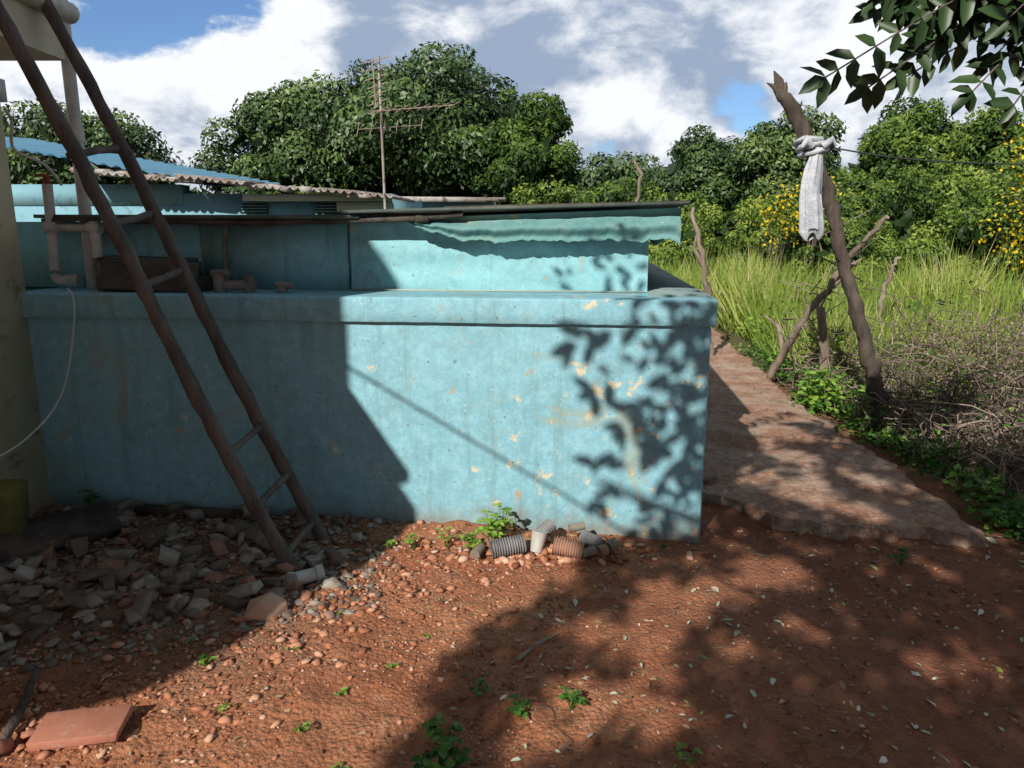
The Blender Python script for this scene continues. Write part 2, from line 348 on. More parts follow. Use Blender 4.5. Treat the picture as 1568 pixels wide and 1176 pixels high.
b=LB()
box2(b,(-3.32,.12,1.275),(-2.72,.34,1.35));box2(b,(-3.27,.14,1.351),(-2.8,.32,1.43));box(b,(-3.05,.2,1.445),(.5,.16,.022),reul(.05,.03,.05))
box(b,(-3.0,.1,1.36),(.56,.02,.16),reul(-.2,.03,.02),jit=.06)
bev(b.obj('wooden_box',M_plank),.006)
vv=empty('pipe_valve')
b=LB();tube(b,[(-2.64,.16,1.31),(-2.42,.16,1.31)],.028,10);tube(b,[(-2.62,.16,1.272),(-2.62,.16,1.37)],.035,10);tube(b,[(-2.45,.16,1.272),(-2.45,.16,1.36)],.028,10);tube(b,[(-2.66,.16,1.375),(-2.56,.16,1.375)],.02,8)
b.obj('valve_body',M_iron,vv,True)
b=LB();tube(b,[(-2.26,.15,1.272),(-2.26,.15,1.31)],.03,10);tube(b,[(-2.29,.15,1.315),(-2.2,.15,1.31)],.02,8);b.obj('pipe_stub',M_iron,None,True)

pp=empty('water_pipe')
b=B()
tube(b,[(-2.62,4.3,1.86),(-2.63,4.3,1.38)],.027,12)
tube(b,curvepts([(-2.63,4.3,1.40),(-2.63,4.3,1.34),(-2.60,4.3,1.32),(-2.50,4.28,1.32)],9),.029,12)
tube(b,[(-2.60,4.3,1.62),(-2.38,4.3,1.62)],.024,12)
tube(b,[(-2.38,4.3,1.66),(-2.38,4.3,1.45)],.03,12)
for a_ in ((-2.62,4.3,1.62),(-2.38,4.3,1.62),(-2.53,4.29,1.32)): tube(b,[(a_[0]-.035,a_[1],a_[2]),(a_[0]+.035,a_[1],a_[2])],.037,12)
b.obj('pvc_run',M_pvc,pp,True)
b=B();tube(b,[(-2.62,4.3,1.86),(-2.62,4.3,1.90)],.018,10);box(b,(-2.63,4.27,1.905),(.06,.02,.016));b.obj('valve_handle',M_red,pp)
b=B();tube(b,[(-2.48,4.4,1.262),(-2.48,4.4,3.4)],.034,12);tube(b,[(-2.48,4.4,2.1),(-2.48,4.4,2.18)],.042,12);b.obj('drain_pipe',M_pvc,None,True)
b=B();tube(b,[(-2.36,4.34,1.46),(-2.36,4.34,1.27)],.045,12);b.obj('pipe_coupling',M_iron,pp,True)
b=B();tube(b,curvepts([(-2.38,3.97,1.30),(-2.34,3.95,1.22),(-2.34,3.86,.95),(-2.36,3.76,.75),(-2.40,3.6,.62),(-2.42,3.3,.56),(-2.5,2.9,.6),(-2.9,2.6,.8)],40),.0055,6);b.obj('white_cable',M_cable,None,True)

# ---------------------------------------------------------------- yellow house at the left
h=empty('yellow_house')
b=B();prism(b,[(-2.658,4.05),(-6.5,4.05),(-6.5,-.93),(-3.2,-.93)],-.05,2.43);b.obj('walls',M_yellow,h)
b=B();prism(b,[(-2.22,3.93),(-6.7,3.93),(-6.7,-1.2),(-3.32,-1.17),(-2.97,-.98),(-2.6,-.44),(-2.22,.4)],2.432,2.62);bev(b.obj('eave_slab',M_slab,h),.02,3)  # unseen south end cut obliquely to give the ground shadow its outline
b=B();tube(b,[(-2.2,.6,2.66),(-2.2,3.97,2.66)],.05,12);b.obj('gutter',M_pvc,h,True)
b=B();box2(b,(-6.5,.1,2.622),(-2.73,3.2,4.3));b.obj('shadow_casting_storey',M_yellow,h)  # unseen block added so its edge casts the vertical shadow on the tank
b=B();box2(b,(-6.6,.05,4.302),(-2.71,3.3,4.36));b.obj('upper_roof',M_slab,h)
b=B();tube(b,curvepts([(-2.62,4.02,2.22),(-2.58,4.0,2.15),(-2.6,4.02,2.02),(-2.5,4.1,1.95),(-2.48,4.2,1.85)],16),.008,6);b.obj('conduit',M_pvc,h,True)
b=B();box2(b,(-2.655,3.93,2.25),(-2.60,4.02,2.36));b.obj('junction_box',M_pvc,h)
b=B();W1=np.array([-.87,3.82,.907])+SUN*2.0;W2=np.array([.608,3.66,.04])+SUN*2.6;dw=W2-W1
tube(b,[W1-dw*.35,W1,W2,W2+dw*1.9],.008,6);b.obj('overhead_cable',M_dark)

# ---------------------------------------------------------------- ladder
lad=empty('wooden_ladder')
L0,L1=np.array([-1.007,3.2,-.02]),np.array([-2.145,3.34,2.5]);R0,R1=np.array([-.965,3.59,-.02]),np.array([-2.17,3.72,2.65])
b=B()
for (a,c,w) in ((L0,L1,.031),(R0,R1,.030)):
    tt=np.linspace(0,1.12,40)[:,None];P=a+(c-a)*tt
    P+=np.stack([np.sin(tt[:,0]*7+w*90)*.014+rng.normal(size=40)*.002,np.cos(tt[:,0]*5)*.01,0*tt[:,0]],1)
    tube(b,P,w*(1.14-.15*tt[:,0]),7,jit=.14)
b.obj('rails',M_wood,lad,False)
b=B()
for f in (.05,.15,.25,.55,.655,.77):
    a=L0+(L1-L0)*f;c=R0+(R1-R0)*(f*.97+.005);d=norm(c-a)
    mid=(a+c)/2;tube(b,[a-d*.03,mid+rng.normal(size=3)*.006,c+d*.03],[.019,.016,.019],7,jit=.15)
b.obj('rungs',M_wood,lad,True)

# ---------------------------------------------------------------- fence posts on the right
b=B()
P=curvepts([(2.99,5.73,-.1),(2.92,5.73,.25),(2.83,5.72,.565),(2.70,5.70,.9),(2.58,5.70,1.23),(2.46,5.70,1.6),(2.30,5.70,2.02),(2.12,5.70,2.36),(1.95,5.70,2.60)],50)
P+=rng.normal(size=P.shape)*.008
tube(b,P,np.interp(np.linspace(0,1,50),[0,.1,.5,.8,.93,1],[.085,.064,.048,.053,.050,.03]),9,jit=.25)
for q,r_ in (((1.90,5.7,2.74),.03),((1.86,5.72,2.66),.022),((1.99,5.68,2.66),.02)): tube(b,[(1.98,5.7,2.55),(np.array(q)+[1.97,5.7,2.6])/2,q],[.035,r_,.004],6,jit=.3)
b.obj('fence_post',M_wood2,smooth=False)
b=B()
tube(b,curvepts([(2.74,7.7,.1),(2.8,7.4,.5),(2.9,7.0,.95),(3.0,6.6,1.4),(3.13,6.3,1.72)],24)+rng.normal(size=(24,3))*.012,np.linspace(.045,.018,24),8,jit=.25)
tube(b,[(2.78,7.5,.4),(2.72,7.5,.65),(2.60,7.6,.75)],[.035,.025,.01],7,jit=.2)
tube(b,[(2.88,6.9,.9),(2.98,6.95,.5),(3.02,7.0,-.1)],[.04,.04,.045],7,jit=.2)
tube(b,[(2.93,6.8,1.1),(3.1,6.8,1.3),(3.2,6.85,1.35)],[.03,.02,.008],6,jit=.2)
for k in range(24):
    s0=np.array([2.9,7.0,.75])+rng.normal(size=3)*[.12,.1,.35];tube(b,[s0,s0+rng.normal(size=3)*.12+[0,0,.05],s0+rng.normal(size=3)*.28+[0,0,.1]],[.011,.007,.003],5)
b.obj('dead_branch',M_wood3,smooth=False)
for ctr,r in (([(2.5,9.2,0),(2.43,9.1,.6),(2.3,9.0,1.2),(2.13,9.0,1.88)],.05),([(2.0,12.5,0),(1.95,12.4,1.2),(2.1,12.4,2.5)],.05),([(4.6,9,0),(4.5,9,.8),(4.65,9,1.3)],.04)):
    b=B();n=20;tube(b,curvepts(ctr,n)+rng.normal(size=(n,3))*.015,np.linspace(r,r*.45,n),8,jit=.3)
    if r==.05:
        e=np.array(ctr[2]);tube(b,[e,e+[-.12,0,.2],e+[-.1,0,.35]],[.03,.02,.008],6,jit=.2)
    b.obj('fence_post',M_wood3,smooth=False)
b=B()
n=40;zz=np.linspace(2.20,1.56,n);sides=40
th=np.linspace(0,2*np.pi,sides,endpoint=False)
wid=np.interp(zz,[1.56,1.6,1.8,2.05,2.16,2.2],[.055,.085,.078,.06,.035,.03])
V=np.stack([2.215+wid[:,None]*np.cos(th)*(1+.2*np.sin(5*th+zz[:,None]*3)+.08*np.sin(11*th+zz[:,None]*9))+.012*np.sin(zz[:,None]*9),
            5.60+.5*wid[:,None]*np.sin(th)*(1+.35*np.sin(4*th+zz[:,None]*4)+.15*np.sin(9*th-zz[:,None]*7)),
            zz[:,None]+.03*np.sin(3*th)*(zz[:,None]<1.6)],-1)
i,j=np.meshgrid(np.arange(n-1),np.arange(sides),indexing='ij')
b.add(V.reshape(-1,3),np.stack([i*sides+j,i*sides+(j+1)%sides,(i+1)*sides+(j+1)%sides,(i+1)*sides+j],-1).reshape(-1,4))
for k in range(3):
    z0=2.17+.035*k;tt=np.linspace(0,2*np.pi,14)
    tube(b,np.stack([2.225+.085*np.cos(tt)-.02*k,5.68+.10*np.sin(tt),z0+.02*np.cos(tt+k)],1),.022,7,jit=.4)
tube(b,[(2.17,5.58,2.2),(2.12,5.56,2.24),(2.09,5.56,2.19)],[.03,.035,.01],7,jit=.3)
tube(b,[(2.25,5.58,2.2),(2.31,5.56,2.25),(2.34,5.56,2.2)],[.03,.03,.01],7,jit=.3)
b.obj('knotted_cloth',M_cloth,smooth=True)
b=B();tube(b,curvepts([(2.22,5.65,2.22),(3.0,5.55,2.10),(4.2,5.4,2.07),(6,5.2,2.2)],30),.006,5);b.obj('clothes_line',M_dark)

# ---------------------------------------------------------------- neighbour houses
nb=empty('light_blue_house')
b=B();box2(b,(-9.5,12.0,-.1),(-1.9,16,2.18));box2(b,(-9.5,11.98,2.0),(-5.2,12.3,2.32));b.obj('walls',M_bluewall,nb)
b=B()
for k in range(9):
    x0=-6.6+k*.53;x1=x0+.56;zt=2.50-.041*k+rng.normal()*.015;sl=rng.uniform(.03,.09);yo=rng.normal()*.08
    def cor(u,v,x0=x0,x1=x1,zt=zt,sl=sl,yo=yo): 
        x=x0+u*(x1-x0);y=11.35+v*2.6+yo
        return np.stack([x,y,zt-.045*(u)+sl*v+.024*np.sin(x*2*np.pi/.12)],-1)
    grid(b,cor,40,4)
o=b.obj('corrugated_roof',M_rust,nb);sm=o.modifiers.new('s','SOLIDIFY');sm.thickness=.02
b=B()
for k in range(16):
    box(b,(-6.5+k*.3+rng.normal()*.1,11.5,2.50-.026*k),(rng.uniform(.1,.35),.2,rng.uniform(.03,.09)),reul(0,rng.normal()*.1,rng.normal()*.3))
b.obj('roof_debris',M_rust,nb)
b=B()
def br(u,v):
    x=-9.6+u*4.9;return np.stack([x,12.5+v*3.0,3.18-(u*.86)+.22*v+.02*np.sin(x*30)],-1)
grid(b,br,260,4);b.obj('metal_roof',M_blueroof,nb)
b=B();box2(b,(-4.15,11.7,2.06),(-1.9,11.97,2.16));box2(b,(-2.75,11.9,1.9),(-1.9,11.97,2.05));b.obj('trim',M_whitefr,nb)
b=B()
for x0,x1 in ((-4.25,-3.85),(-3.1,-2.72)):
    box2(b,(x0,11.93,1.75),(x1,11.97,2.03))
b.obj('window',M_dark,nb)
b=B()
for x0,x1 in ((-4.25,-3.85),(-3.1,-2.72)):
    for z in np.arange(1.77,2.03,.045): box(b,((x0+x1)/2,11.915,z),(x1-x0,.03,.006),reul(.5,0,0))
b.obj('louvres',M_fascia,nb)
nb2=empty('small_blue_house')
b=B();box2(b,(-2.6,17,-.1),(-.4,20,2.28));b.obj('walls',M_bluewall,nb2)
b=B();box(b,(-1.5,18.4,2.36),(2.7,3.4,.06),reul(.03,.01,0));box(b,(-1.4,16.66,2.28),(2.2,.04,.10),reul(0,.01,0));b.obj('roof',M_rust,nb2)

an=empty('television_antenna')
b=B();tube(b,[(-1.64,9.9,.0),(-1.66,9.9,2.2),(-1.675,9.9,3.75)],.017,8);b.obj('mast',M_rust,an)
b=B()
tube(b,[(-1.72,9.7,3.62),(-1.70,10.6,3.70)],.008,5)
for k in range(7):
    z=3.70-.10*k;w=.27-.02*k+rng.normal()*.03
    tube(b,[(-1.68-w*.8,9.85,z-.05),(-1.66+w*.5,9.85,z+.035)],.006,5)
tube(b,[(-1.74,9.84,3.72),(-1.72,9.84,3.12)],.007,5)
A0=np.array([-1.75,9.7,3.06]);A1=np.array([-.75,10.1,3.20]);tube(b,[A0,A1],.009,5)
for k in range(9):
    c=A0+(A1-A0)*(k/8);w=.2-.012*k;tube(b,[c+[-.07,-w,-.08*w/.2],c+[.06,w,.10*w/.2]],.006,5)
A0=np.array([-1.95,9.8,2.86]);A1=np.array([-1.2,10.3,2.98]);tube(b,[A0,A1],.007,5)
for k in range(6):
    c=A0+(A1-A0)*(k/5);tube(b,[c+[0,-.1,-.10],c+[0,.1,.10]],.005,5)
b.obj('elements',simple('pale_aluminium',(.38,.30,.24),(.30,.22,.17)),an)

# ---------------------------------------------------------------- trees
def crown(b,cen,rad,ncl,per,leaf,clr,hue=0,low=-.35,fill=True):
    cen=np.array(cen,float);rad=np.array(rad,float)
    d=rdir(ncl*3);d=d[d[:,2]>low][:ncl];ncl=len(d)
    irr=1+.36*np.array([mn.noise(Vector(x*2.0+cen)) for x in d])
    C=cen+d*rad*(rng.uniform(.62,.97,ncl)*irr)[:,None]
    R=clr*rng.uniform(.45,1.35,ncl)
    if fill:
        n=int(ncl*9);p=cen+rdir(n)*rad*(.74*rng.random((n,1))**.4)
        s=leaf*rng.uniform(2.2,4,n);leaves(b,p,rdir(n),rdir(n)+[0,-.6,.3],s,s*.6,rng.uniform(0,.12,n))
    for c,r in zip(C,R):
        n=int(per*(r/clr)**2);e=rdir(n);e[:,2]*=.75
        rr=r*rng.uniform(.5,1.15,n)**.6
        p=c+e*rr[:,None]
        out=norm(p-cen)
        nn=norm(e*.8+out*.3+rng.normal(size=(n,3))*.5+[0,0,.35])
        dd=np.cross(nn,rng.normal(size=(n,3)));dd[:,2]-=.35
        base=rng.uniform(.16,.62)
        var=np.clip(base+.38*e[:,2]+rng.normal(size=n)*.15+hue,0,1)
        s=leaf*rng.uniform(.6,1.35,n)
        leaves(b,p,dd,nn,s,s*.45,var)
def tree(name,x,y,rx,ry,top,bot,ncl,per,leaf,clr,mat,hue=0):
    b=B();cz=(top*.52+bot*.48)
    crown(b,(x,y,cz),(rx,ry,(top-cz)),ncl,per,leaf,clr,hue)
    tube(b,[(x,y,-.2),(x+.1,y,cz*.5),(x,y,cz)],[.05*rx+.12,.04*rx+.08,.03*rx+.05],8,mi=1,jit=.1)
    for k in range(5):
        a=k*1.26;tube(b,[(x,y,cz*.45),(x+math.cos(a)*rx*.35,y+math.sin(a)*ry*.35,cz*.9),(x+math.cos(a)*rx*.7,y+math.sin(a)*ry*.7,cz*1.15)],[.03*rx+.05,.02*rx+.03,.03],6,mi=1)
    return b,name,[mat,M_wood2]
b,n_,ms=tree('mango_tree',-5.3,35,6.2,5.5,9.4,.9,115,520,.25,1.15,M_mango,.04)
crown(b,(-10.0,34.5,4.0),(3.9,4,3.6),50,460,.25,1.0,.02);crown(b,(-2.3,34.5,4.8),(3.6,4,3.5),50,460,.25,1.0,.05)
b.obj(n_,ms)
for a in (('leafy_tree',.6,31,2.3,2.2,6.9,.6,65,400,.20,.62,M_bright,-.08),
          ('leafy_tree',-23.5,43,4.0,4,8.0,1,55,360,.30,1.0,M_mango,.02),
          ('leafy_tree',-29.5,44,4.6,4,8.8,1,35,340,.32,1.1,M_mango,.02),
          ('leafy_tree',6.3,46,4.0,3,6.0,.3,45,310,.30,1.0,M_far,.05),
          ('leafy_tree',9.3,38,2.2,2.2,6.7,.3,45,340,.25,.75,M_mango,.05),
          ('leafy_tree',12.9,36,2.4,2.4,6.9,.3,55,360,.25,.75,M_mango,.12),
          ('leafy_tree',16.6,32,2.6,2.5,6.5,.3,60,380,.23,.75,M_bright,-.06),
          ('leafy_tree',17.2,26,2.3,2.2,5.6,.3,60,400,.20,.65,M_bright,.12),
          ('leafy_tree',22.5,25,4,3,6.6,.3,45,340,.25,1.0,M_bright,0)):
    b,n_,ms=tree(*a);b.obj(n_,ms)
b=B()
for k in range(50):
    x=rng.uniform(2,24);y=rng.uniform(20,30)+max(0,(6-x))*.8;r=rng.uniform(.8,1.6)
    crown(b,(x,y,rng.uniform(.5,2.1)),(r*1.3,r,r*rng.uniform(.7,1.2)),17,170,.17,.46,rng.uniform(-.22,.2))
for k in range(18):
    x=rng.uniform(-17,3);r=rng.uniform(1.2,1.9);crown(b,(x,rng.uniform(26,30),1.2),(r*1.4,r,r*.9),12,140,.24,.7,-.1)
b.obj('bush_thicket',[M_bright])
b=B()
for k in range(60):
    x=-80+k*3.0;r=rng.uniform(2.5,4);crown(b,(x,75+rng.uniform(-6,6),2.0),(r*1.2,r,r*1.1),12,70,.9,1.6,0)
b.obj('distant_trees',[M_far])
b=B()
for (x,y,z,r) in ((3.9,17,.7,1.1),(6.2,15.5,.8,1.2),(8.8,14,1.0,1.2),(5.0,19,1.0,1.4),(10.5,14.5,1.5,1.7),(12,13,1.4,1.6),(8.5,18,1.5,1.8),(12.5,16,2.2,1.8),(7.2,17,1.2,1.3)):
    crown(b,(x,y,z),(r*1.2,r,r),28,280,.10,.33,rng.uniform(-.05,.25))
b.obj('field_bush',[M_bright])
b=B()
for (x,y,z,r) in ((5.2,14.5,1.9,.6),(5.9,14.8,2.2,.5),(9.0,12.5,2.5,.9),(9.6,12.6,2.1,.9),(8.4,12.0,2.8,.7),(9.7,12.3,3.1,.8),(8.5,12.4,1.6,.7)):
    n=900;p=np.array([x,y,z])+rdir(n)*rng.uniform(.1,1,(n,1))**.6*[r,r*.6,r]*(1+.5*rng.normal(size=(n,1))*.4);yl=rng.random(n)<.36
    k=rng.random(n)
    for q,mi in ((yl,0),(~yl,1)): leaves(b,p[q],rdir(q.sum()),rdir(q.sum())+[0,-1,.5],.075,.05,k[q],mi=mi)
    for s_ in range(7): 
        e=p[s_];tube(b,[(x,y,0),(x+(e[0]-x)*.4,y,z*.6),e],[.025,.015,.005],5,mi=2)
b.obj('yellow_flower_shrub',[M_flower,M_bright,M_wood2])

# ---------------------------------------------------------------- grass field
b=B()
def tuft(n,xr,yr,hmin,hmax,w,test,varb=0):
    x=rng.uniform(*xr,n);y=rng.uniform(*yr,n);k=test(x,y);x,y=x[k],y[k];n=len(x)
    nn=np.array([mn.noise(Vector((a*.7,c*.7,0)))+.5*mn.noise(Vector((a*2.2,c*2.2,5))) for a,c in zip(x,y)])
    h=(hmin+(hmax-hmin)*rng.random(n)**1.6)*(1+.6*nn)
    a=rng.uniform(0,6.28,n);ln=rng.uniform(.1,.8,n)
    d=np.stack([np.cos(a)*ln,np.sin(a)*ln,np.ones(n)],1)
    nrm=np.stack([rng.normal(size=n)*.5,-np.ones(n),rng.random(n)],1)
    leaves(b,np.stack([x,y,np.zeros(n)],1),d,nrm,h,w*rng.uniform(.6,1.4,n),np.clip(.45+.5*nn+rng.normal(size=n)*.22+varb,0,1))
tuft(56000,(1.9,14),(9.2,20),.4,1.2,.020,lambda x,y:(x>1.9+.0*y)&(x<y*.85)&((x>3.4)|(y>12)))
tuft(22000,(3,24),(19,29),.5,1.3,.035,lambda x,y:(x<y*.85))
tuft(20000,(2.9,9),(6.5,10),.2,.85,.012,lambda x,y:(x>np.interp(y,[6,9,10],[3.3,3.2,3.3])),.08)
tuft(5000,(-8,3),(19,30),.5,1.,.05,lambda x,y:x>-99)
b.obj('grass',M_grass)
b=B()
n=16000;x=rng.uniform(2.9,13,n);y=rng.uniform(7.5,19,n);k=(x<y*.8)&(x>np.interp(y,[7,10],[3.2,3.6]));x,y=x[k],y[k]
nn=np.array([mn.noise(Vector((a*.9,c*.9,20))) for a,c in zip(x,y)]);k=nn>-.05;x,y,nn=x[k],y[k],nn[k];n=len(x)
s=rng.uniform(.05,.12,n);leaves(b,np.stack([x,y,(.2+.9*nn+.25)*rng.random(n)**.5*(.5+y*.05)],1),rdir(n)*[1,1,.4],rng.normal(size=(n,3))*.5+[0,-.4,1],s,s*.6,np.clip(rng.normal(size=n)*.25+.5,0,1))
b.obj('field_plants',M_bright)

b=B()
for k in range(1500):
    x=2.95+rng.random()**1.3*3.0;y=rng.uniform(3.9,7.6)
    H=.22+.62*min(1,max(0,(x-2.9)/1.2));p=np.array([x,y,rng.uniform(0,H*.7)]);v=rng.normal(size=3)*[.5,.5,.5]+[0,0,.5];pts=[p]
    for s_ in range(8):
        v=v*.75+rng.normal(size=3)*.34;v[2]-=.12*(p[2]/H);p=p+v*.13;p[2]=min(max(p[2],.02),H*1.2);p[0]=max(p[0],2.8);pts.append(p)
    tube(b,np.array(pts),rng.uniform(.002,.006),3,var=rng.random(),cap=False)
n=16000;x=2.9+rng.random(n)**1.2*3.2;y=rng.uniform(3.9,7.8,n);H=.2+.6*np.clip((x-2.9)/1.2,0,1)
s=rng.uniform(.015,.045,n);leaves(b,np.stack([x,y,H*rng.random(n)],1),rdir(n),rdir(n),s,s*.5,rng.random(n)*.9)
b.obj('dry_vines',M_vine)
b=B()
def weedpatch(x,y,r,h,n,L,varb=.5,z0=0,six=True):
    p=np.stack([x+rng.normal(size=n)*r*.5,y+rng.normal(size=n)*r*.5,z0+h*rng.random(n)],1)
    d=rng.normal(size=(n,3));d[:,2]=np.abs(d[:,2])*.4
    nn=rng.normal(size=(n,3))*.5+[0,-.2,1]
    s=L*rng.uniform(.6,1.3,n);leaves(b,p,d,nn,s,s*.62,np.clip(varb+rng.normal(size=n)*.25,0,1),six)
for k in range(44):
    y=rng.uniform(3.2,9.5);x=np.interp(y,[3.5,4.82,6.3,9],[2.60,2.75,2.78,3.05])+abs(rng.normal())*.2
    weedpatch(x,y,.18,rng.uniform(.06,.25),60,.05,.4)
for k in range(28): weedpatch(rng.uniform(2.9,5.5),rng.uniform(3.6,7.5),.3,.6,40,.045,.4)
for k in range(40): weedpatch(rng.uniform(3.0,5.5),rng.uniform(7.2,10),.35,.5,70,.06,.8)
for k in range(12): weedpatch(2.85+rng.normal()*.1,6.4+rng.normal()*.25,.2,.35,60,.06,.7)
b.obj('undergrowth',M_weed)

def plant(x,y,n,L,h,varb=.6,name='weed_plant'):
    bb=B()
    for k in range(n):
        a=rng.uniform(0,6.28);r=rng.uniform(.3,1)*L;hh=h*rng.uniform(.5,1)
        e=np.array([x+math.cos(a)*r,y+math.sin(a)*r,hh+gh(x,y)]);s0=np.array([x,y,gh(x,y)])
        tube(bb,[s0,(s0+e)/2+[0,0,hh*.2],e],.0018,3,var=.4,cap=False)
        m_=3;an_=rng.uniform(0,6.28)+np.arange(m_)*2.1
        d=np.stack([np.cos(an_),np.sin(an_),rng.uniform(-.2,.35,m_)],1)
        leaves(bb,np.repeat(e[None],m_,0),d,np.array([[0,0,1.]]*m_)+rng.normal(size=(m_,3))*.25,L*.6*rng.uniform(.6,1.1,m_),L*.42,np.clip(varb+rng.normal(size=m_)*.2,0,1),True)
    bb.obj(name,M_weed)
for (x,y,n,L,h,v) in ((-.10,3.50,18,.08,.18,.95),(-.20,3.46,14,.07,.12,.95),(-.05,3.55,12,.07,.2,.85),(-.50,3.50,8,.05,.08,.95),(-.33,3.50,8,.05,.12,.95),(.12,3.48,6,.05,.08,.7),(-.62,3.52,6,.045,.05,.95),
    (-.22,2.10,10,.07,.05,.4),(-.12,2.32,6,.05,.04,.35),(.03,2.22,9,.055,.06,.4),(.20,2.24,9,.055,.07,.35),(-.60,2.33,4,.035,.02,.8),(-.68,2.12,5,.03,.02,.8),(-1.15,2.50,6,.04,.03,.5),(-.75,2.85,5,.03,.02,.8),
    (-.22,1.93,14,.09,.06,.3),(-.98,2.23,3,.03,.02,.9),(-.52,1.96,4,.03,.02,.8),(-.45,2.5,4,.03,.02,.9),(-2.35,3.9,8,.07,.12,.2),(.55,2.0,5,.05,.03,.9),(-.85,2.6,4,.025,.015,.95),(-.35,2.7,3,.025,.015,.9),
    (1.9,3.35,8,.06,.08,.3),(2.4,3.1,8,.07,.1,.2),(.75,3.5,5,.04,.04,.3)):
    plant(x,y,n,L*.85,h,v)

# ---------------------------------------------------------------- gravel, rubble, litter
def onground(x,y,dz=0): return np.stack([x,y,np.array([gh(a,c) for a,c in zip(x,y)])+dz],1)
b=B()
n=24000;x=rng.uniform(-2.4,3.2,n);y=1.5+rng.random(n)*2.3
k=(rng.random(n)<np.where(x<.3,.9,.28));x,y=x[k],y[k]
nn=np.array([mn.noise(Vector((a*2.5,c*2.5,9))) for a,c in zip(x,y)]);k=rng.random(len(x))<.52+nn*1.5;x,y=x[k],y[k];n=len(x)
sz=.003+.010*rng.random(n)**3.8+.003*rng.random(n)
stones(b,onground(x,y,.001),sz,.7,np.clip(rng.random(n)**1.5,0,1))
n=900;tt=rng.random(n);x=-1.7+tt*1.4+rng.normal(size=n)*.2;y=2.05+tt*1.35+rng.normal(size=n)*.25
stones(b,onground(x,y,.004),.008+.02*rng.random(n)**2.5,.6,rng.random(n)*.85)
b.obj('gravel',M_gravel)
b=B()
n=4600;x=-2.6+rng.random(n)*2.2;y=2.35+rng.random(n)*1.65;k=(x<-.75+.25*(rng.random(n)))&(y>2.2+(x+2.6)*.34);x,y=x[k],y[k];n=len(x)
stones(b,onground(x,y,.003),.006+.024*rng.random(n)**2.6,.7,rng.random(n)*.95,.42)
n=260;x=-2.6+rng.random(n)*1.8;y=2.4+rng.random(n)*1.5;k=(y>2.3+(x+2.6)*.38);x,y=x[k],y[k];n=len(x)
stones(b,onground(x,y,.012),.025+.045*rng.random(n)**2,.75,rng.random(n),.45)
for k in range(150):
    x=rng.uniform(-2.6,-.85);y=rng.uniform(2.4,3.92)
    if y<2.3+(x+2.6)*.38: continue
    s=rng.uniform(.03,.11);box(b,(x,y,gh(x,y)+rng.uniform(.008,.05)),(s*rng.uniform(.8,1.5),s*rng.uniform(.5,1),rng.uniform(.014,.045)),reul(rng.normal()*.3,rng.normal()*.3,rng.uniform(0,6)),var=rng.random(),jit=.32)
bev(b.obj('rubble_pile',M_rubble),.003,1)
b=B()
n=620;x=rng.uniform(-.1,3.0,n);y=1.6+rng.random(n)**.9*2.2
k=(x>-.3+(y-1.6)*.3);x,y=x[k],y[k];n=len(x)
P=onground(x,y,.008);a=rng.uniform(0,6.28,n);d=np.stack([np.cos(a),np.sin(a),rng.normal(size=n)*.2],1);s=rng.uniform(.014,.038,n)+.03*rng.random(n)**5
leaves(b,P,d,rng.normal(size=(n,3))*.4+[0,0,1],s,s*.42,np.clip(rng.random(n),0,.99),True)
n=900;x=rng.uniform(-2.4,3.2,n);y=rng.uniform(1.5,3.6,n);P=onground(x,y,.006);a=rng.uniform(0,6.28,n)
d=np.stack([np.cos(a),np.sin(a),rng.normal(size=n)*.15],1);s=rng.uniform(.01,.035,n);leaves(b,P,d,rng.normal(size=(n,3))*.4+[0,0,1],s,s*.4,rng.random(n)*.5,True)
b.obj('leaf_litter',M_litter)
b=B()
for k in range(110):
    x=rng.uniform(-.4,3);y=rng.uniform(1.6,3.6);a=rng.uniform(0,6.28);l=rng.uniform(.04,.16);z=gh(x,y)+.008
    tube(b,curvepts([(x,y,z),(x+math.cos(a)*l*.5,y+math.sin(a)*l*.5,z+.008),(x+math.cos(a+.7)*l,y+math.sin(a+.7)*l,z)],6),rng.uniform(.0009,.0022),4)
tube(b,[(.02,2.52,.012),(.10,2.62,.02),(.18,2.70,.014)],[.010,.008,.005],6,jit=.2)
b.obj('twigs',M_wood3)

hb=empty('corrugated_pipe_scrap')
b=B()
def cpipe(c,l,r,az,tilt,mi,pitch=.013):
    n=int(l/pitch*6);s_=np.linspace(-l/2,l/2,n);d=np.array([math.cos(az)*math.cos(tilt),math.sin(az)*math.cos(tilt),math.sin(tilt)])
    tube(b,np.array(c)+s_[:,None]*d,r*(1+.11*np.sign(np.sin(s_/pitch*2*np.pi))),16,mi=mi)
cpipe((-.02,3.43,.065),.17,.043,.22,.10,0);cpipe((.28,3.42,.06),.15,.045,-.2,-.14,1)
cpipe((.40,3.50,.06),.10,.038,-.9,0,0);cpipe((-.08,3.53,.05),.10,.036,.9,0,1);cpipe((.17,3.53,.11),.10,.034,.5,.5,0)
tube(b,[(.12,3.45,.03),(.14,3.47,.13)],[.030,.042],14,mi=2)
tube(b,[(.43,3.42,.04),(.47,3.44,.045)],[.03,.03],12,mi=1)
b.obj('pipe_lengths',[M_greyb,M_brownb,M_pvc],hb)
b=B()
for (x,y,z,r,l,a) in ((-.17,3.41,.045,.026,.07,1.2),(.38,3.39,.05,.022,.07,.3),(.50,3.47,.05,.028,.06,.8),(.33,3.53,.12,.02,.08,.2)):
    tube(b,[(x-math.cos(a)*l/2,y-math.sin(a)*l/2,z),(x+math.cos(a)*l/2,y+math.sin(a)*l/2,z+.01)],r,12)
b.obj('pipe_fragments',M_rubble,hb,True)
